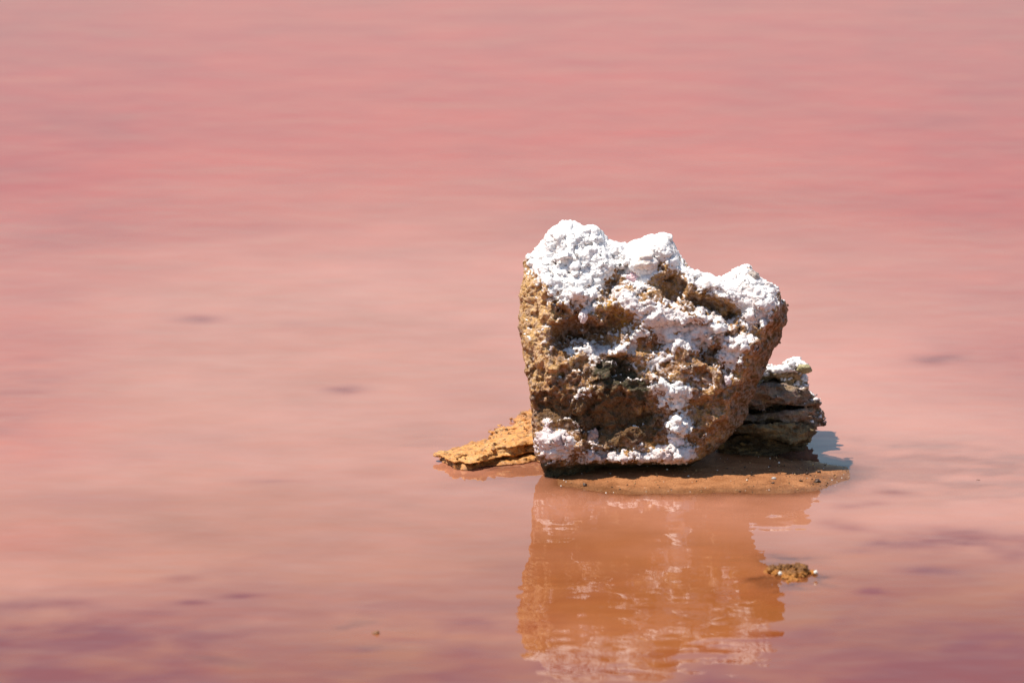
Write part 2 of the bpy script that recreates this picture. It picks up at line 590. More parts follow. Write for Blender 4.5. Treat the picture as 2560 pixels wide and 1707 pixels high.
# the open lake is ruffled by the breeze, the water round the rocks lies calm
arf = N(nt, 'ShaderNodeAttribute', attribute_name='ruffle')
for sc, dist in ((4.0, 0.0016), (14.0, 0.0003)):
    t = N(nt, 'ShaderNodeTexNoise', Scale=sc, Detail=2.0, Roughness=0.5)
    nt.links.new(mp.outputs[0], t.inputs['Vector'])
    b = N(nt, 'ShaderNodeBump', Distance=dist)
    nt.links.new(arf.outputs['Fac'], b.inputs['Strength'])
    nt.links.new(t.outputs['Fac'], b.inputs['Height'])
    nt.links.new(prev.outputs[0], b.inputs['Normal'])
    prev = b
fr = N(nt, 'ShaderNodeFresnel', IOR=1.46)
gl = N(nt, 'ShaderNodeBsdfGlossy', Roughness=0.004)
nt.links.new(prev.outputs[0], fr.inputs['Normal'])
nt.links.new(prev.outputs[0], gl.inputs['Normal'])
top = N(nt, 'ShaderNodeMixShader')
nt.links.new(fr.outputs[0], top.inputs[0])
nt.links.new(vol.outputs[0], top.inputs[1])
nt.links.new(gl.outputs[0], top.inputs[2])
nt.links.new(top.outputs[0], out.inputs[0])
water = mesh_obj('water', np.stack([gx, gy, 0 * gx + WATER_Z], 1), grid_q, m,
                 attrs={'depth': depth, 'murk_vignette': murk_vignette, 'pale': pale, 'algae_vignette': algae_vignette, 'ruffle': ruffle})
tag(water, kind='structure')


# ================================================================== BIG ROCK
def r1u(x):
    return (1240 + np.asarray(x, float) / 2.1773 - OX) * PX


def r1v(y):
    return (OY - 520 - np.asarray(y, float) / 2.1773) * PX


def r1poly(pts):
    a = np.array(pts, float)
    return np.stack([r1u(a[:, 0]), r1v(a[:, 1])], 1)


K1 = PX / 2.1773     # metres per enlarged pixel

OUTLINE = [(150, 300), (165, 265), (200, 250), (235, 200), (270, 150), (310, 115), (360, 95), (410, 84), (450, 92), (500, 97), (540, 112),
           (575, 142), (605, 177), (650, 192), (710, 205), (760, 188), (800, 168), (850, 152), (900, 145), (955, 148), (975, 178), (1005, 227),
           (1030, 272), (1055, 312), (1100, 338), (1150, 358), (1220, 378), (1265, 373), (1290, 340), (1340, 325), (1385, 320), (1430, 350),
           (1450, 388), (1500, 405), (1540, 430), (1558, 460), (1560, 492), (1590, 512), (1605, 548), (1600, 600), (1580, 660), (1555, 720),
           (1530, 770), (1500, 840), (1470, 900), (1440, 960), (1420, 1010), (1395, 1070), (1388, 1130), (1365, 1175), (1320, 1215), (1270, 1262),
           (1210, 1310), (1150, 1352), (1090, 1397), (1040, 1440), (1010, 1458), (960, 1500), (900, 1580), (300, 1580), (275, 1490), (262, 1440),
           (246, 1385), (212, 1345), (204, 1280), (197, 1200), (192, 1100), (186, 1000), (180, 940), (156, 890), (146, 800), (136, 720),
           (126, 650), (119, 600), (126, 520), (136, 450), (148, 390), (152, 340)]
FACE = [(240, 330), (300, 200), (400, 160), (520, 180), (600, 260), (700, 285), (800, 255), (930, 215), (990, 330), (1080, 400), (1250, 430),
        (1360, 400), (1500, 450), (1520, 520), (1500, 620), (1440, 730), (1375, 830), (1340, 930), (1300, 1010), (1250, 1130), (1150, 1230),
        (1090, 1320), (1040, 1400), (960, 1700), (300, 1700), (262, 1400), (240, 1250), (235, 1100), (240, 950), (300, 860), (290, 720), (330, 560), (290, 420)]

# relief of the weathered face: x, y, rx, ry, angle, millimetres (minus = hollow)
RELIEF = [(500, 690, 215, 130, 10, -62), (380, 760, 100, 90, 0, -20), (690, 640, 70, 80, 0, -25), (620, 440, 70, 75, 20, -34), (600, 480, 60, 40, 40, -12),
          (960, 460, 95, 85, 0, -42), (1190, 570, 150, 75, 32, -40), (1290, 640, 75, 70, 30, -26), (680, 285, 60, 28, -30, -16),
          (720, 370, 130, 45, 10, -20), (250, 915, 75, 80, 0, -26), (270, 1080, 60, 110, 0, -22), (650, 1110, 160, 120, 0, -20), (760, 1130, 90, 90, 0, -14),
          (680, 880, 130, 60, 0, -14), (870, 720, 60, 55, 0, -20), (1010, 790, 60, 60, 0, 8), (1110, 860, 70, 60, 0, 6), (1180, 800, 45, 90, 0, -22), (1110, 1110, 100, 75, -30, -24),
          (1270, 900, 40, 60, 0, -22), (870, 1190, 90, 80, 0, -12), (560, 1200, 70, 70, 0, -14), (830, 1080, 45, 150, 15, -14), (180, 650, 24, 22, 0, -18),
          (220, 450, 34, 24, -20, -12), (250, 470, 25, 18, 0, -9), (210, 560, 22, 18, 0, -8), (300, 620, 20, 16, 0, -7), (200, 340, 26, 24, 0, -9), (310, 370, 26, 22, 0, -14),
          (400, 560, 60, 18, 10, -18),
          # shelves and knuckles that stand out
          (830, 545, 190, 55, 22, 20), (1120, 640, 170, 62, 24, 30), (1230, 700, 60, 55, 0, 14), (1330, 740, 75, 65, 0, 16), (600, 790, 170, 42, -12, 18), (350, 870, 110, 40, 20, 18),
          (340, 560, 110, 40, 20, 16), (320, 400, 130, 110, 0, 12), (450, 490, 120, 45, 0, 22), (700, 560, 60, 40, 0, 14), (640, 700, 35, 80, 25, 16), (380, 1150, 130, 90, 0, 18),
          (460, 1010, 100, 50, -20, 14), (330, 1300, 130, 70, 0, 24), (650, 1360, 160, 42, 0, 22), (930, 1350, 140, 46, 0, 22), (960, 1010, 90, 90, 0, 18), (990, 1210, 70, 110, 0, 22),
          (1180, 960, 110, 50, -25, 16), (850, 250, 120, 60, -10, 14), (820, 300, 55, 45, 0, 14), (770, 370, 55, 32, 10, 16), (1200, 450, 160, 50, 15, 20), (1430, 500, 90, 80, 0, 14),
          (480, 260, 180, 110, 0, 14), (1370, 600, 60, 60, 0, 10)]


def relief(u, v, wu, wv):
    h = np.zeros_like(u)
    for (x, y, rx, ry, an, amp) in RELIEF:
        a = math.radians(an)
        du, dv = (u + wu - r1u(x)) / K1, -(v + wv - r1v(y)) / K1
        p, q = (du * math.cos(a) + dv * math.sin(a)) / rx, (-du * math.sin(a) + dv * math.cos(a)) / ry
        r = np.sqrt(p * p + q * q)
        if amp < 0:
            h += 0.95 * amp * 1e-3 * (1 - sstep(0.5, 1.08, r))
        else:
            h += amp * 1e-3 * np.exp(-(r / 0.85) ** 2)
    return h


def big_rock_field(h):
    u = np.arange(-0.50, 0.19, h, dtype=np.float32) + np.float32(0.0)
    u = np.arange(float(r1u(95)), float(r1u(1640)), h, dtype=np.float32)
    w = np.arange(-0.075, 0.46, h, dtype=np.float32)
    v = np.arange(-0.045, float(r1v(55)), h, dtype=np.float32)
    U2, V2 = np.meshgrid(u, v, indexing='ij')
    p2 = np.stack([U2.ravel(), V2.ravel(), 0 * U2.ravel()], 1)
    wu = (0.022 * fbm(p2 * 16, 4, 2, 0.6)).reshape(U2.shape)
    wv = (0.022 * fbm(p2 * 16, 4, 3, 0.6)).reshape(U2.shape)
    sil = poly_sd(r1poly(OUTLINE), U2, V2)
    fac = poly_sd(r1poly(FACE), U2 + 0.5 * wu, V2 + 0.5 * wv)
    slope = 0.9 + 1.2 * sstep(0.06, 0.15, U2 - 0.12 * (V2 - 0.2)) * (1 - sstep(0.38, 0.44, V2))
    tilt = 0.16 * np.maximum(V2 - 0.2, 0) + 0.09 * np.maximum(0.2 - V2, 0) + 0.05 * sstep(0.36, 0.52, V2)
    und = 0.018 + 0.10 * sstep(r1u(420), r1u(620), U2)
    under = und * sstep(float(r1v(1378 + 0)), float(r1v(1440)), V2 - 0.012 * (U2 + 0.2))
    front = 0.0 + tilt + slope * np.maximum(fac, 0) - relief(U2, V2, wu, wv) + under
    di = np.maximum(-sil, 0)
    back = 0.10 + 0.30 * (1 - np.exp(-di / 0.085)) - 0.10 * np.clip(V2, 0, 1)
    back = np.maximum(back, tilt + slope * np.maximum(fac, 0) + 0.035 + 1.2 * di)
    back = back + 0.02 * fbm(p2 * 7, 3, 31).reshape(U2.shape)
    Wg = w[None, :, None]
    f = smax(front[:, None, :] - Wg, Wg - back[:, None, :], 0.03) * 0.75
    f = smax(f, (sil + 0.0005)[:, None, :] + 0 * Wg, 0.012).astype(np.float32)
    band = np.abs(f) < 0.035
    I, J, K = np.nonzero(band)
    pts = np.stack([u[I], w[J], v[K]], 1)
    n = 0.008 * fbm(pts * 13, 3, 40) + 0.0050 * fbm(pts * 42, 3, 47, 0.6)
    pw = pts + 0.012 * np.stack([fbm(pts * 20, 2, 57), fbm(pts * 20, 2, 58), fbm(pts * 20, 2, 59)], 1)
    silw = np.exp(-np.abs(sil[I, K]) / 0.02)
    n += (1 - 0.8 * silw) * (0.019 * facet(pw * np.array([15, 15, 18], np.float32), 5) + 0.006 * facet(pw * np.array([36, 36, 44], np.float32), 6))
    rid = np.abs(perlin(pts * 26, 55))
    n += 0.010 * (0.25 - rid)
    silw = np.exp(-np.abs(sil[I, K]) / 0.02)          # keep the outline
    f[I, J, K] -= n * (1 - 0.6 * silw)
    # closed box
    f[0], f[-1], f[:, 0], f[:, -1], f[:, :, 0], f[:, :, -1] = [0.01] * 6
    return f, (u[0], w[0], v[0])


H = 0.0024
f, org = big_rock_field(H)
bv, bq = surface_nets(f, org, H)


def largest(v, q):
    """labels of connected pieces"""
    lab = np.arange(len(v))
    e = np.concatenate([q[:, [0, 1]], q[:, [1, 2]], q[:, [2, 3]], q[:, [3, 0]]])
    for _ in range(400):
        m_ = np.minimum(lab[e[:, 0]], lab[e[:, 1]])
        new = lab.copy()
        np.minimum.at(new, e[:, 0], m_)
        np.minimum.at(new, e[:, 1], m_)
        new = new[new]
        if (new == lab).all():
            break
        lab = new
    return lab


lab = largest(bv, bq)
main = np.bincount(lab).argmax()
bv, bq = compact(bv, bq[lab[bq[:, 0]] == main])
bn = vnormals(bv, bq)

# regions painted on the face: pixel polygons of the enlarged view
SALT = [  # polygon, bias, pinkness
    ([(165, 265), (230, 200), (300, 110), (410, 70), (540, 100), (610, 175), (720, 205), (850, 145), (960, 140), (985, 210), (1000, 300), (900, 290), (870, 350), (790, 400), (690, 330), (640, 340), (570, 410), (430, 460), (300, 470), (265, 385), (215, 330)], 1.3, 0.05),
    ([(285, 390), (430, 430), (540, 390), (565, 440), (545, 535), (480, 560), (340, 510), (300, 450)], 0.9, 0.15),
    ([(450, 560), (500, 550), (505, 590), (480, 630), (440, 610)], 0.7, 0.4),
    ([(870, 290), (960, 320), (1060, 335), (1270, 360), (1340, 310), (1450, 360), (1545, 430), (1520, 540), (1470, 650), (1370, 660), (1330, 560), (1250, 490), (1150, 450), (1080, 420), (1010, 350), (900, 330)], 0.9, 0.25),
    ([(640, 440), (720, 460), (800, 510), (930, 545), (1100, 580), (1230, 625), (1250, 720), (1150, 765), (1050, 765), (930, 770), (850, 660), (790, 610), (700, 560), (650, 500)], 0.95, 0.45),
    ([(790, 610), (860, 680), (780, 760), (680, 800), (600, 790), (550, 850), (510, 830), (480, 790), (400, 800), (410, 770), (500, 740), (600, 750), (700, 720)], 0.7, 0.15),
    ([(1230, 700), (1370, 670), (1390, 760), (1340, 830), (1290, 880), (1240, 890), (1225, 800)], 0.9, 0.35),
    ([(740, 820), (900, 770), (1000, 780), (960, 850), (860, 900), (760, 880)], 0.35, 0.4),
    ([(840, 940), (930, 910), (1060, 960), (1090, 1050), (1010, 1100), (900, 1090), (850, 1010)], 0.8, 0.1),
    ([(930, 1130), (1040, 1110), (1060, 1200), (1040, 1300), (950, 1295), (930, 1210)], 0.8, 0.15),
    ([(1000, 870), (1150, 930), (1300, 950), (1290, 1010), (1150, 990), (1050, 950)], 0.25, 0.7),
    ([(200, 1230), (260, 1170), (340, 1190), (430, 1230), (440, 1320), (420, 1400), (250, 1390), (205, 1340)], 0.72, 0.8),
    ([(430, 1330), (560, 1310), (700, 1330), (850, 1300), (1000, 1290), (1110, 1300), (1080, 1370), (1030, 1415), (860, 1410), (700, 1390), (560, 1395), (430, 1395)], 0.85, 0.75),
    ([(460, 970), (530, 970), (540, 1050), (430, 1060), (390, 1050)], 0.4, 0.3),
    ([(370, 1110), (440, 1110), (430, 1160), (380, 1160)], 0.2, 0.8),
    ([(275, 690), (310, 690), (315, 780), (285, 790)], 0.3, 0.9),
    ([(1240, 900), (1280, 900), (1285, 970), (1250, 975)], 0.4, 0.6),
    ([(500, 1200), (560, 1200), (580, 1280), (520, 1290)], 0.1, 0.9),
]


def mask_poly(poly, u, v, soft):
    return -poly_sd(r1poly(poly), u, v) / soft


U_, W_, V_ = bv[:, 0], bv[:, 1], bv[:, 2]
nz = bn @ np.array([0, -SP, CP], np.float32)     # world up in the sculpting frame
facing = -bn[:, 1]
pn1 = fbm(bv * 34, 4, 60, 0.6)
pn2 = fbm(bv * 110, 3, 66, 0.6)
jit_u = U_ + 0.010 * fbm(bv * 40, 2, 70)
jit_v = V_ + 0.010 * fbm(bv * 40, 2, 73)
pn3 = fbm(bv * 230, 2, 69, 0.6)
front_w = sstep(-0.25, 0.15, facing) * (1 - sstep(0.16, 0.24, W_ - 0.2 * V_))
salt = np.full(len(bv), -2.0, np.float32)
pink = np.zeros(len(bv), np.float32)
pinkw = np.full(len(bv), 1e-3, np.float32)
for poly, bias, pk in SALT:
    mval = np.clip(mask_poly(poly, jit_u, jit_v, 0.020), -2, 1) * 1.0 + bias - 0.35
    mval = np.where(mval > bias - 0.35, np.minimum(mval, 1.2), mval)
    salt = np.maximum(salt, mval)
    wgt = np.exp(np.clip(mval, -2, 2) * 2)
    pink += pk * wgt
    pinkw += wgt
pink /= pinkw
# salt settles on what faces the sky, front and back
settle = (nz - 0.55) * 3.0 + 0.3 * V_ / 0.5
salt_f = salt + 0.12 - 0.32 * sstep(1.0, 0.6, salt) + 0.40 * pn1 + (0.60 * pn2 + 0.30 * pn3) * (1 - 0.55 * sstep(0.7, 1.1, salt)) + 0.6 * np.clip(nz - 0.15, -1, 1)
salt_b = settle + 0.9 * pn1 + 0.5 * pn2
salt_all = front_w * salt_f + (1 - front_w) * np.minimum(salt_b, 1.3)
salt_all = np.maximum(salt_all, sstep(0.75, 0.95, nz) * (V_ > 0.3) * (1.0 + pn1) - 0.3)
salt_all -= 3.0 * sstep(0.026, 0.010, V_ - (SP / CP) * W_ + 0.004 * pn1)     # none where the foot stands wet

# stone colours, with some shade painted in
def lerp(a, b, t):
    return a + (np.asarray(b, np.float32) - a) * np.clip(t, 0, 1)[:, None]


cn1 = fbm(bv * 16, 4, 80)
cn2 = fbm(bv * 60, 4, 84, 0.6)
tint = np.tile(np.array([0.38, 0.19, 0.065], np.float32), (len(bv), 1))
tint = lerp(tint, (0.22, 0.095, 0.030), sstep(-0.1, 0.5, cn1))
tint = lerp(tint, (0.48, 0.27, 0.10), sstep(0.0, 0.5, -cn1 + 0.4 * cn2))


def region(poly, soft=0.02, noise=0.6):
    return np.clip(mask_poly(poly, jit_u, jit_v, soft) + noise * pn1 + 0.4 * cn2, 0, 1) * sstep(-0.3, 0.1, facing)


R_TAN = [(100, 300), (240, 300), (300, 420), (360, 540), (440, 560), (420, 610), (330, 640), (290, 740), (300, 840), (400, 860), (330, 960), (180, 1000), (100, 700)]
R_OCHRE = [(520, 380), (560, 380), (680, 520), (740, 570), (760, 680), (640, 740), (600, 700), (640, 620), (540, 540)]
R_OCHRE2 = [(880, 390), (1040, 390), (1060, 520), (1200, 520), (1340, 640), (1250, 680), (1100, 570), (880, 540)]
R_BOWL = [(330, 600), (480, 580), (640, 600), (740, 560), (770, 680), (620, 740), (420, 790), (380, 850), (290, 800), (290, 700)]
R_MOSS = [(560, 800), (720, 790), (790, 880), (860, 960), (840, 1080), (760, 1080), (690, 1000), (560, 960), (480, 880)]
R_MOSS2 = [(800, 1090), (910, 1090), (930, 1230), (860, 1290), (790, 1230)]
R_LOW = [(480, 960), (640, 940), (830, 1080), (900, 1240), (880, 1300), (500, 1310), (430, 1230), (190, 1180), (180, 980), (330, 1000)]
R_RIGHT_SHADE = [(1535, 450), (1650, 480), (1650, 700), (1400, 1200), (1040, 1450), (1250, 1130), (1310, 1000), (1380, 820), (1450, 720)]
tint = lerp(tint, (0.56, 0.33, 0.13), 0.95 * region(R_TAN))
tint = lerp(tint, (0.20, 0.095, 0.035), 0.85 * region(R_BOWL))  # brown stain, with part of the bowl's shade painted in
tint = lerp(tint, (0.50, 0.27, 0.05), 0.85 * region(R_OCHRE))
tint = lerp(tint, (0.34, 0.165, 0.055), 0.8 * region(R_OCHRE2))
tint = lerp(tint, (0.115, 0.058, 0.022), 0.85 * region(R_LOW))  # brown lower face, its dimmer light deepened in the colour
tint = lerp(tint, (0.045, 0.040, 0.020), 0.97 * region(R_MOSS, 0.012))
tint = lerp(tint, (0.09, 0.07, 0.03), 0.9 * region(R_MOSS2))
tint = lerp(tint, (0.12, 0.070, 0.028), 0.9 * region(R_RIGHT_SHADE))  # shade of the side turned from the sun, painted into the tint
speck = sstep(0.15, 0.55, cn2 + 0.4 * pn2)
tint = lerp(tint, (0.07, 0.038, 0.016), 0.75 * speck * (1 - 0.6 * region(R_TAN)))
# salt dust round the crust
dust = sstep(-0.75, 0.1, salt_all) * sstep(-0.35, 0.35, pn2 + 0.3 * cn2)
tint = lerp(tint, (0.62, 0.46, 0.39), 0.62 * dust * (1 - 0.8 * np.maximum(region(R_MOSS), region(R_LOW))))
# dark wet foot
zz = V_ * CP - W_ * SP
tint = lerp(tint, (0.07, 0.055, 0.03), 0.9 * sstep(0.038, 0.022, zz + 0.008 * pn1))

# weathering pits and grains in the surface itself
pit = worley(bv * np.array([48, 48, 58], np.float32), 3)
grain = perlin(bv * 170, 90)
disp = -0.0060 * sstep(0.42, 0.16, pit) * sstep(-0.1, 0.3, cn1 + 0.5 * cn2 + 0.3) + 0.0018 * grain
w2 = worley(bv * 95, 9)
disp += 0.0016 * (0.5 - w2)
bv2 = bv + bn * disp[:, None]

rock = empty('salt_crusted_rock', (0.0, 0.12, 0.0))
tag(rock, 'large pitted ochre rock capped with white salt, standing in the pink lake', 'rock')
RO = np.array([0.0, -0.12, 0.0])
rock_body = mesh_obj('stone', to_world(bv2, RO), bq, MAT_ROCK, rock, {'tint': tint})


def salt_shell(v, q, n, mask, pinkv, thick, parent, name, nv_min=260, off=RO, seed=0, conv=to_world):
    keep = (mask[q] > -0.12).any(1)
    sv, sq, sn, sm, sp = compact(v, q[keep], n, mask, pinkv)
    lump = 1 - np.clip(worley(sv * 62, 4 + seed), 0, 1)
    lump2 = 1 - np.clip(worley(sv * 140, 6 + seed), 0, 1)
    t = -0.0030 + thick * sstep(-0.1, 0.8, sm) + 0.004 * sstep(0.9, 1.6, sm) + (0.0009 * (lump - 0.35) + 0.0014 * (lump2 - 0.4)) * sstep(0, 0.45, sm)
    t += 0.0022 * fbm(sv * 200, 2, 95 + seed) * sstep(0, 0.3, sm)
    up = np.array([0, -SP, CP], np.float32)
    drape = sv.copy()
    e_ = np.concatenate([sq[:, [0, 1]], sq[:, [1, 2]], sq[:, [2, 3]], sq[:, [3, 0]]])
    deg = np.bincount(e_[:, 0], minlength=len(sv)) + np.bincount(e_[:, 1], minlength=len(sv)) + 1e-6
    wgt = (0.75 * sstep(0.15, 0.7, sm) * sstep(-0.5, 0.2, fbm(sv * 26, 2, 91 + seed)))[:, None]
    for _ in range(4):
        acc_ = np.stack([np.bincount(e_[:, 0], drape[e_[:, 1], k_], len(sv)) + np.bincount(e_[:, 1], drape[e_[:, 0], k_], len(sv)) for k_ in range(3)], 1)
        drape = drape + wgt * (acc_ / deg[:, None] - drape)
    d = sn + 0.35 * up * np.clip(lump, 0, 1)[:, None]
    d /= np.linalg.norm(d, axis=1)[:, None]
    t += 0.0035 * fbm(sv * 24, 2, 93 + seed) * sstep(0.2, 0.7, sm)
    t += 0.0012 * perlin(sv * 330, 97 + seed) * sstep(0, 0.3, sm)
    sv2 = (drape + d * t[:, None]).astype(np.float32)
    c = np.tile(np.array([0.89, 0.86, 0.845], np.float32), (len(sv), 1))
    c = lerp(c, (0.56, 0.40, 0.39), sp * (0.75 + 0.6 * fbm(sv * 50, 2, 99)))
    c = lerp(c, (0.66, 0.53, 0.48), 0.55 * sstep(0.15, 0.75, fbm(sv * 38, 4, 88 + seed, 0.65) + 0.25 - 0.4 * sstep(0.9, 1.4, sm)))
    c = lerp(c, (0.55, 0.42, 0.36), 0.55 * sstep(0.35, -0.1, sm))
    lab = largest(sv, sq)
    ids, cnt = np.unique(lab, return_counts=True)
    rest = []
    for i, k in zip(ids, cnt):
        m_ = lab[sq[:, 0]] == i
        if k >= nv_min:
            a, b, cc = compact(sv2, sq[m_], c)
            mesh_obj(name, conv(a, off), b, MAT_SALT, parent, {'tint': cc})
        else:
            rest.append(m_)
    if rest:
        mm_ = np.any(rest, axis=0)
        if mm_.any():
            a, b, cc = compact(sv2, sq[mm_], c)
            o = mesh_obj('salt_specks', conv(a, off), b, MAT_SALT, parent, {'tint': cc})
            o['kind'] = 'stuff'


salt_shell(bv2, bq, bn, salt_all, pink, 0.0050, rock, 'salt_crust')


# rounded salt knobs on the face
def knob(name, uwv, r, colour, parent, off, seed, mat=MAT_SALT, flat=(1, 1, 1), amp=0.14, rot=0.0, sub=3, conv=to_world):
    import bmesh
    bm = bmesh.new()
    bmesh.ops.create_icosphere(bm, subdivisions=sub, radius=1.0)
    v = np.array([x.co[:] for x in bm.verts], np.float32)
    q = np.array([[l.index for l in f_.verts] for f_ in bm.faces], np.int32)
    bm.free()
    k = 1 + amp * 1.6 * fbm(v * 1.1 + seed * 3.1, 2, seed) + amp * 0.7 * perlin(v * 3.3, seed + 5)
    v = v * k[:, None] * np.asarray(flat) * r
    c, s = math.cos(rot), math.sin(rot)
    v = np.stack([v[:, 0] * c - v[:, 2] * s, v[:, 1], v[:, 0] * s + v[:, 2] * c], 1)
    v = v + np.asarray(uwv)
    col = np.tile(np.asarray(colour, np.float32), (len(v), 1)) * (1 + 0.25 * fbm(v / r * 1.3, 2, seed + 9))[:, None]
    return mesh_obj(name, conv(v, off), q, mat, parent, {'tint': np.clip(col, 0, 0.9)})


def surf_w(x, y):
    u, v = float(r1u(x)), float(r1v(y))
    d = np.hypot(bv2[:, 0] - u, bv2[:, 2] - v)
    m_ = d < 0.006
    return (u, float(bv2[m_, 1].min()) if m_.any() else 0.1, v)


for (x, y, r, colr, fl) in [(820, 292, 52, (0.80, 0.70, 0.64), (1.1, .8, .85)), (768, 374, 46, (0.74, 0.50, 0.53), (1.1, .7, .6)),
                            (1410, 372, 30, (0.40, 0.33, 0.29), (.9, .9, 1.05)), (474, 590, 27, (0.80, 0.70, 0.70), (.8, .8, 1.2)),
                            (1205, 650, 46, (0.84, 0.80, 0.78), (1, .8, .9)), (1262, 940, 24, (0.70, 0.60, 0.63), (.7, .6, 1.2)),
                            (980, 1255, 48, (0.80, 0.74, 0.78), (1, .7, .9)), (530, 1245, 36, (0.50, 0.33, 0.29), (.8, .6, 1.2))]:
    c = surf_w(x, y)
    knob('salt_knob', (c[0], c[1] + 0.35 * r * K1, c[2]), r * K1, colr, rock, RO, int(x) % 37, flat=fl, amp=0.3, sub=4)


# ================================================================== LAYERED ROCK behind on the right
def field_mesh(u, w, v, fn, h):
    Ug, Wg, Vg = np.meshgrid(u, w, v, indexing='ij')
    f = fn(Ug, Wg, Vg).astype(np.float32)
    f[0], f[-1], f[:, 0], f[:, -1], f[:, :, 0], f[:, :, -1] = [0.01] * 6
    return surface_nets(f, (u[0], w[0], v[0]), h)


base2 = ground(2020, 1146)
W2 = float((base2 - 0) @ FWD)
SC2 = (DIST + W2) / DIST


def s2(pts):
    """enlarged-view pixels -> metres in the plane through the small rock's foot, relative to big rock's frame"""
    a = np.array(pts, float)
    px, py = 1240 + a[:, 0] / 2.1773, 520 + a[:, 1] / 2.1773
    u = ((px - 1280) * PX) * SC2 - (OX - 1280) * PX
    v = (-(py - 853.5) * PX) * SC2 + (OY - 853.5) * PX
    return np.stack([u, v], 1)


LAYERS = [  # outline, front offset, back offset, colour
    ([(1290, 900), (1440, 905), (1500, 885), (1560, 888), (1600, 880), (1622, 852), (1660, 846), (1712, 860), (1722, 885), (1702, 912), (1722, 925), (1722, 1000), (1660, 1010), (1590, 960), (1520, 945), (1440, 985), (1290, 985)], 0.07, 0.30, (0.42, 0.31, 0.19)),
    ([(1290, 930), (1640, 930), (1690, 1000), (1690, 1330), (1290, 1400)], 0.10, 0.24, (0.12, 0.08, 0.05)),
    ([(1250, 980), (1430, 972), (1510, 938), (1570, 945), (1640, 975), (1722, 998), (1748, 1030), (1752, 1075), (1690, 1080), (1560, 1078), (1400, 1090), (1250, 1095)], 0.0, 0.26, (0.27, 0.19, 0.13)),
    ([(1250, 1122), (1400, 1118), (1560, 1108), (1640, 1094), (1740, 1060), (1770, 1080), (1808, 1108), (1798, 1150), (1768, 1190), (1745, 1205), (1600, 1172), (1400, 1168), (1250, 1170)], 0.025, 0.24, (0.25, 0.17, 0.115)),
    ([(1250, 1186), (1420, 1180), (1540, 1165), (1680, 1160), (1760, 1180), (1742, 1232), (1712, 1268), (1620, 1290), (1500, 1262), (1400, 1230), (1250, 1240)], -0.015, 0.22, (0.24, 0.165, 0.085)),
    ([(1200, 1230), (1430, 1225), (1560, 1250), (1712, 1255), (1703, 1300), (1706, 1372), (1715, 1440), (1200, 1440)], 0.03, 0.20, (0.13, 0.085, 0.045)),
]
rock2 = empty('layered_rock', (float(base2[0]) - 0.12, float(base2[1]) + 0.06, 0.0))
tag(rock2, 'smaller layered rock with a salt topped crest, in the shadow behind the large rock', 'rock')
RO2 = -np.array(rock2.location)
h2 = 0.0032
for li, (pts, fo, bo, colr) in enumerate(LAYERS):
    P = s2(pts)
    u = np.arange(P[:, 0].min() - 0.02, P[:, 0].max() + 0.02, h2, dtype=np.float32)
    v = np.arange(P[:, 1].min() - 0.02, P[:, 1].max() + 0.02, h2, dtype=np.float32)
    w = np.arange(W2 - 0.07, W2 + 0.34, h2, dtype=np.float32)

    def fn(U, Wv, V):
        U2, V2 = U[:, 0, :], V[:, 0, :]
        sil = poly_sd(P, U2, V2)[:, None, :]
        edge = sstep(P[:, 0].max() - 0.13, P[:, 0].max(), U)
        f0 = W2 + fo + 0.07 * edge ** 2 - Wv
        f1 = Wv - (W2 + bo - 0.05 * edge)
        f = smax(smax(f0, f1, 0.02) * 0.8, sil + 0.003 + 0 * Wv, 0.012)
        b = np.abs(f) < 0.03
        pts3 = np.stack([U[b], Wv[b], V[b]], 1).astype(np.float32)
        st = pts3 * np.array([1, 1, 2.6], np.float32)
        n = 0.016 * fbm(st * 16, 3, 130 + li) + 0.010 * fbm(st * 45, 3, 140 + li, 0.6) + 0.007 * (0.25 - np.abs(perlin(st * 30, 150 + li)))
        f[b] -= n * (1 - 0.5 * np.exp(-np.abs(np.broadcast_to(sil, f.shape)[b]) / 0.015))
        return f

    lv, lq = field_mesh(u, w, v, fn, h2)
    lb = largest(lv, lq)
    lv, lq = compact(lv, lq[lb[lq[:, 0]] == np.bincount(lb).argmax()])
    ln = vnormals(lv, lq)
    a1, a2 = fbm(lv * 22, 4, 160 + li), fbm(lv * 80, 3, 170 + li, 0.6)
    col = np.tile(np.asarray(colr, np.float32), (len(lv), 1))
    col = lerp(col, (0.10, 0.065, 0.035), 0.8 * sstep(0.0, 0.5, a1 + 0.4 * a2))
    col = lerp(col, (0.36, 0.21, 0.08), 0.7 * sstep(0.05, 0.5, -a1 + 0.4 * a2))
    col = col * np.float32(0.95)
    if li in (2, 3):
        col = lerp(col, (0.36, 0.25, 0.22), 0.5 * sstep(0.0, 0.4, a2 - 0.3 * a1))
    mesh_obj('rock_layer', to_world(lv, RO2), lq, MAT_ROCK, rock2, {'tint': col})
    if li in (0, 2, 3):
        up = ln @ np.array([0, -SP, CP], np.float32)
        mk_ = (up - (0.48 if li == 0 else 0.82)) * 3.0 + 0.8 * a1 + 0.6 * a2
        if li >= 2:
            mk_ -= 1.2 * sstep(0.05, -0.02, lv[:, 0] - (P[:, 0].max() - 0.06))
        salt_shell(lv, lq, ln, mk_, np.full(len(lv), 0.12 if li == 0 else 0.35, np.float32), 0.007, rock2, 'salt_crust', 150, RO2, 20 + li)
c = s2([(1690, 876)])[0]
knob('salt_knob', (c[0], W2 + 0.10, c[1]), 0.013, (0.42, 0.36, 0.20), rock2, RO2, 5, mat=MAT_ROCK, flat=(1.3, 1.0, 0.8), amp=0.2)


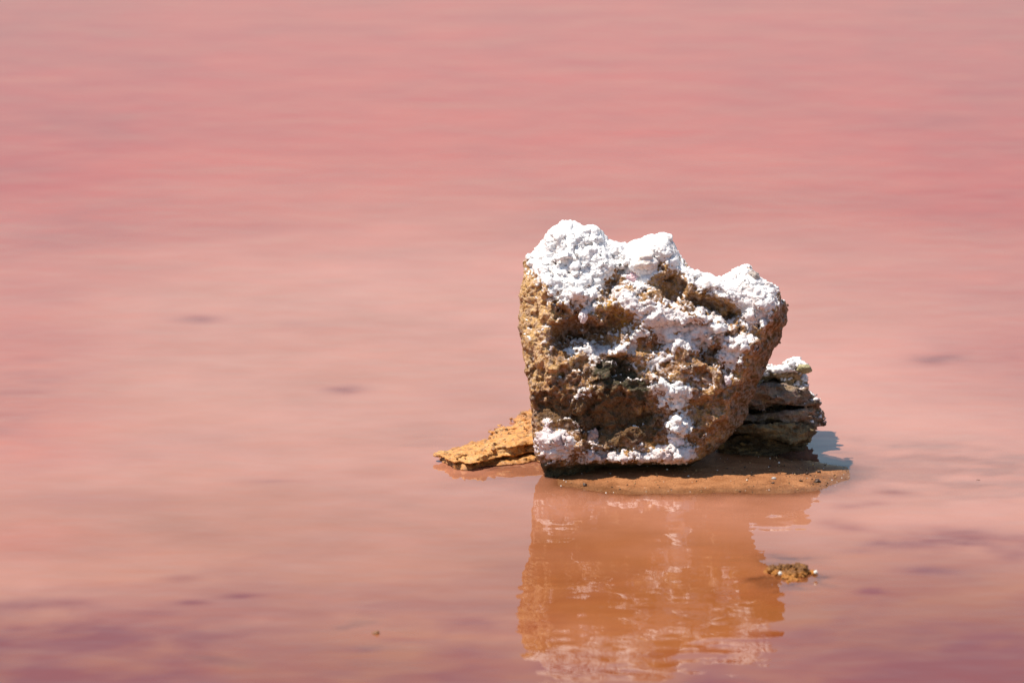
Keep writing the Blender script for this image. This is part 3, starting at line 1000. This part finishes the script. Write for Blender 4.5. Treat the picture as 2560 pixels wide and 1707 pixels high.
# ================================================================== LOW SLABS on the left
def low_stone(name, label, cat, outline, hmap, colr, seed, layers=None, h=0.0030, amp=1.0, mat=None):
    """a low stone whose plan is the outline's footprint on the water; hmap(x, y, sd) gives its top"""
    P = gxy(outline)
    c0 = P.mean(0)
    root = empty(name, (float(c0[0]), float(c0[1]), 0.0))
    tag(root, label, cat)
    return P, root


def slab_layer(root, outline, z0, top, colr, seed, shift=(0, 0), lip=0.0, bumpy=1.0, h=0.0030, round_=0.012, zp=0.0):
    P = gxy(outline, zp) + np.asarray(shift)
    x = np.arange(P[:, 0].min() - 0.03, P[:, 0].max() + 0.03, h, dtype=np.float32)
    y = np.arange(P[:, 1].min() - 0.03, P[:, 1].max() + 0.03, h, dtype=np.float32)
    zmax = 0.10
    z = np.arange(z0 - 0.012, zmax, h, dtype=np.float32)
    X2, Y2 = np.meshgrid(x, y, indexing='ij')
    p2 = np.stack([X2.ravel(), Y2.ravel(), 0 * X2.ravel()], 1)
    wob = (0.016 * fbm(p2 * 14, 3, seed) + 0.008 * fbm(p2 * 45, 3, seed + 4)).reshape(X2.shape)
    sd = poly_sd(P, X2, Y2) + wob
    tp = top(X2, Y2) + bumpy * (0.006 * fbm(p2 * 11, 3, seed + 8) + 0.004 * fbm(p2 * np.array([28, 60, 1]), 3, seed + 11)).reshape(X2.shape)
    led = (0.010 * np.sin(z * 330.0 + seed) + 0.006 * np.sin(z * 710.0 + seed)).astype(np.float32)
    f = smax(smax(sd[:, :, None] + led[None, None, :] * (0.5 + 40 * wob[:, :, None]), z[None, None, :] - tp[:, :, None], round_), z0 - z[None, None, :] + 0 * tp[:, :, None], 0.006)
    b = np.abs(f) < 0.02
    I, J, K = np.nonzero(b)
    pts = np.stack([x[I], y[J], z[K]], 1)
    f[b] -= (0.4 + 0.6 * bumpy) * (0.009 * fbm(pts * np.array([40, 40, 90]), 3, seed + 14, 0.6))
    f = f.astype(np.float32)
    f[0], f[-1], f[:, 0], f[:, -1], f[:, :, 0], f[:, :, -1] = [0.01] * 6
    v, q = surface_nets(f, (x[0], y[0], z[0]), h)
    lb = largest(v, q)
    v, q = compact(v, q[lb[q[:, 0]] == np.bincount(lb).argmax()])
    n = vnormals(v, q)
    v = v + n * (0.0012 * perlin(v * 150, seed + 20))[:, None]
    a1, a2 = fbm(v * np.array([20, 34, 30]), 4, seed + 22), fbm(v * 90, 3, seed + 25, 0.6)
    c = np.tile(np.asarray(colr, np.float32), (len(v), 1))
    c = lerp(c, (0.30, 0.125, 0.034), 0.7 * sstep(0.05, 0.55, a1 + 0.5 * a2))
    c = lerp(c, (0.58, 0.36, 0.14), 0.6 * sstep(0.1, 0.6, -a1 + 0.4 * a2))
    c = lerp(c, (0.16, 0.075, 0.025), 0.75 * sstep(0.25, 0.6, a2))
    c = lerp(c, (0.34, 0.13, 0.04), 0.8 * sstep(0.008, 0.001, v[:, 2] + 0.003 * a1))    # wet line
    return mesh_obj('rock_layer', v - np.array(root.location), q, MAT_SLAB, root, {'tint': c})


def r6(pts):
    return [(1040 + a / 6.03, 980 + b / 6.03) for a, b in pts]


# front slab: two sheets
top_pts = r6([(235, 900), (350, 850), (480, 830), (600, 790), (820, 770), (1000, 745), (1350, 720), (1760, 715), (2300, 700), (2300, 800), (1770, 835), (1500, 862), (1300, 898),
              (1150, 935), (1000, 968), (850, 1005), (720, 1022), (600, 1002), (500, 965), (430, 918)])
ctr = gxy(top_pts).mean(0)
slab = empty('flat_slab_rock', (float(ctr[0]), float(ctr[1]), 0.0))
tag(slab, 'low flat ochre slab of two sheets lying in the water left of the large rock', 'rock')
x_l = float(ground(1085, 1128)[0])
slab_layer(slab, top_pts, 0.012, lambda X, Y: 0.015 + 0.028 * np.clip((X - x_l) / 0.22, 0, 1.2) ** 0.9, (0.55, 0.245, 0.062), 200, bumpy=0.6, round_=0.013, zp=0.026)
slab_layer(slab, r6([(380, 960), (600, 900), (1000, 860), (1800, 820), (2300, 800), (2300, 1060), (1780, 1000), (1500, 1040), (1150, 1070), (900, 1095), (760, 1125), (640, 1110), (480, 1045)]),
           -0.07, lambda X, Y: 0.010 + 0 * X, (0.52, 0.235, 0.06), 230, bumpy=0.5, round_=0.006, zp=0.006)

# stone just behind it
mid_pts = r6([(1090, 640), (1150, 590), (1300, 545), (1500, 510), (1560, 470), (1640, 420), (1800, 380), (2300, 380), (2300, 700), (1760, 700), (1500, 690), (1250, 680)])
ctr = gxy(mid_pts).mean(0)
mid = empty('knobbly_low_rock', (float(ctr[0]), float(ctr[1]), 0.0))
tag(mid, 'knobbly low ochre rock between the flat slab and the smooth orange hump', 'rock')
x_m = float(ground(1225, 1085)[0])
slab_layer(mid, mid_pts, -0.07, lambda X, Y: 0.016 + 0.030 * np.clip((X - x_m) / 0.12, 0, 1.3), (0.55, 0.24, 0.06), 260, bumpy=1.3, round_=0.014, zp=0.022)

back_pts = r6([(1430, 380), (1470, 310), (1570, 250), (1700, 215), (2000, 190), (2400, 180), (2400, 400), (1760, 420), (1560, 440)])
ctr = gxy(back_pts).mean(0)
hump = empty('smooth_low_rock', (float(ctr[0]), float(ctr[1]), 0.0))
tag(hump, 'smooth orange hump of wet rock, farthest of the low stones left of the large rock', 'rock')
x_b = float(ground(1285, 1040)[0])
slab_layer(hump, back_pts, -0.07, lambda X, Y: 0.010 + 0.032 * np.clip((X - x_b) / 0.10, 0, 1.3), (0.44, 0.18, 0.048), 290, bumpy=0.5, round_=0.022, zp=0.02)


# ================================================================== MUD CLUMP, PEBBLES
def xyz(v, off):
    return v + np.asarray(off)


cp = ground(1968, 1436)
clump = empty('mud_clump', (float(cp[0]), float(cp[1]), 0.0))
tag(clump, 'crumbling brown clump of wet mud poking out of the water right of the rock reflection', 'mud clump')
MB = []
for (px, py, r, zc) in [(1926, 1424, 9, .006), (1934, 1421, 9, .008), (1945, 1424, 9, .005), (1955, 1419, 10, .008), (1964, 1423, 9, .006), (1973, 1418, 9, .009), (1982, 1424, 8, .006), (1990, 1417, 9, .011),
                        (1999, 1419, 11, .011), (2008, 1421, 11, .010), (2015, 1427, 8, .004), (1948, 1435, 11, .002), (1966, 1437, 12, .002), (1984, 1436, 12, .003), (2002, 1436, 12, .002), (1936, 1432, 9, .001),
                        (1962, 1446, 9, -.002), (1980, 1449, 9, -.002), (1994, 1452, 8, -.003), (1972, 1456, 6, -.002), (2024, 1432, 7, .000), (2036, 1433, 7, .001), (1916, 1430, 7, -.001)]:
    g = ground(px, py + zc / PX * 0.98) - cp
    MB.append((g[0], g[1], zc, r * PX))
MB = np.array(MB)
hm = 0.0016
mx_ = np.arange(-0.07, 0.08, hm, dtype=np.float32)
my_ = np.arange(-0.14, 0.12, hm, dtype=np.float32)
mz_ = np.arange(-0.012, 0.032, hm, dtype=np.float32)


def mudf(X, Y, Z):
    f = np.full(X.shape, 1.0, np.float32)
    for bx, by, bz_, br in MB:
        d = (np.sqrt((X - bx) ** 2 + ((Y - by) / 1.6) ** 2 + ((Z - bz_) / 0.85) ** 2) - br).astype(np.float32)
        h_ = np.clip(0.5 + 0.5 * (f - d) / 0.003, 0, 1)
        f = f + (d - f) * h_ - 0.003 * h_ * (1 - h_)
    b = np.abs(f) < 0.008
    P = np.stack([X[b], Y[b], Z[b]], 1)
    f[b] -= 0.0035 * fbm(P * np.array([150, 110, 150]), 3, 310, 0.65) + 0.002 * perlin(P * 420, 318)
    return f


mv, mq = field_mesh(mx_, my_, mz_, mudf, hm)
mc = np.tile(np.array([0.33, 0.13, 0.026], np.float32), (len(mv), 1))
mn = fbm(mv * 120, 3, 320)
mc = lerp(mc, (0.12, 0.048, 0.014), 0.9 * sstep(0.005, 0.012, mv[:, 2] + 0.004 * mn))
mc = lerp(mc, (0.42, 0.20, 0.06), 0.5 * sstep(0.25, 0.6, mn))
mesh_obj('mud', mv, mq, MAT_MUD, clump, {'tint': mc})
for px, py in ((1950, 1437), (2039, 1434)):  # sun glints on the wet clump, modelled as pale grains
    g = ground(px, py + 8) - cp
    knob('glint_grain', (g[0], g[1] - 0.004, 0.011), 0.0042, (0.85, 0.80, 0.72), clump, (0, 0, 0), 340 + px % 7, flat=(1, 1, 1), amp=0.1, sub=2, conv=xyz)


def pebble(px, py, r, label, colr, seed, flat=(1.2, 1.0, 0.75), group=None, bury=0.35):
    g = ground(px, py)
    z = max(float(bed_height(np.array([g[0]]), np.array([g[1]]))[0]), -0.004)
    g = ground(px, py, z)
    r *= 0.8
    o = knob('pebble', (0, 0, 0), r * PX, colr, None, (0, 0, 0), seed, mat=MAT_PEBBLE, flat=flat, amp=0.42, rot=seed % 3 * 0.4 - 0.4, sub=2, conv=xyz)
    o.location = (float(g[0]), float(g[1]), z + r * PX * flat[2] * (1 - bury) * 0.7)
    tag(o, label, 'pebble', group)
    return o


DK = (0.07, 0.035, 0.022)
pebble(938, 1588, 9, 'round brown pebble breaking the water in the near left of the lake', (0.20, 0.085, 0.035), 401, (1.25, 1, .85), bury=0.2)
pebble(1462, 1213, 6, 'dark pebble at the water edge in front of the large rock', DK, 402)
pebble(1934, 1197, 6, 'pale grey pebble on the sand bar, at the edge of the shadow', (0.42, 0.36, 0.33), 403)
pebble(1932, 1208, 4, 'small dark pebble just in front of the pale grey pebble', DK, 404)
pebble(2003, 1203, 5, 'small brown pebble between the pale grey pebble and the dark twin lump', (0.12, 0.06, 0.03), 405)
pebble(2043, 1205, 8, 'lumpy dark pebble, largest on the right end of the sand bar', DK, 406, (1.3, 1, .8))
pebble(2017, 1185, 5, 'small dark pebble where the shadow tip meets the sand', DK, 407)
pebble(2048, 1181, 6, 'dark pebble past the tip of the shadow on the sand bar', (0.09, 0.045, 0.025), 408)
pebble(2445, 1204, 6, 'lone dark pebble in the tan shallows at far right', DK, 409)


# ------------------------------------------------------------------ grit washed up on the sand bar
rg = np.random.RandomState(11)
import bmesh
bm = bmesh.new()
bmesh.ops.create_icosphere(bm, subdivisions=1, radius=1.0)
gv = np.array([x.co[:] for x in bm.verts], np.float32)
gq = np.array([[l.index for l in f_.verts] for f_ in bm.faces], np.int32)
bm.free()
GV, GQ, GC = [], [], []
lo_, hi_ = SHORE.min(0), SHORE.max(0)
cand = rg.uniform(lo_, hi_ + np.array([0.06, 0.0]), (1600, 2)).astype(np.float32)
csd = poly_sd(SHORE, cand[:, 0], cand[:, 1])
czz = bed_height(cand[:, 0], cand[:, 1])
k = 0
for (x0, y0), d0, z0 in zip(cand, csd, czz):
    edge = math.exp(-(d0 / 0.03) ** 2)
    if z0 < -0.002 or d0 > 0.01 or rg.rand() > 0.25 + 0.5 * edge + 0.35 * (x0 > 0.25):
        continue
    r = 0.0008 + 0.0016 * rg.rand() ** 3
    v = gv * (r * rg.uniform(0.6, 1.3, 3)) * (1 + 0.25 * rg.normal(size=(len(gv), 1)))
    GV.append(v + np.array([x0, y0, z0 + 0.3 * r]))
    GQ.append(gq + k)
    k += len(gv)
    t = rg.rand()
    c = np.array([0.09, 0.045, 0.022]) if t < 0.5 else np.array([0.40, 0.22, 0.10]) if t < 0.85 else np.array([0.75, 0.68, 0.62])
    GC.append(np.tile(c, (len(gv), 1)))
grit = mesh_obj('sand_grit', np.concatenate(GV), np.concatenate(GQ), MAT_PEBBLE, None, {'tint': np.concatenate(GC)})
tag(grit, 'coarse dark and pale grit strewn over the sand bar', 'grit', kind='stuff')
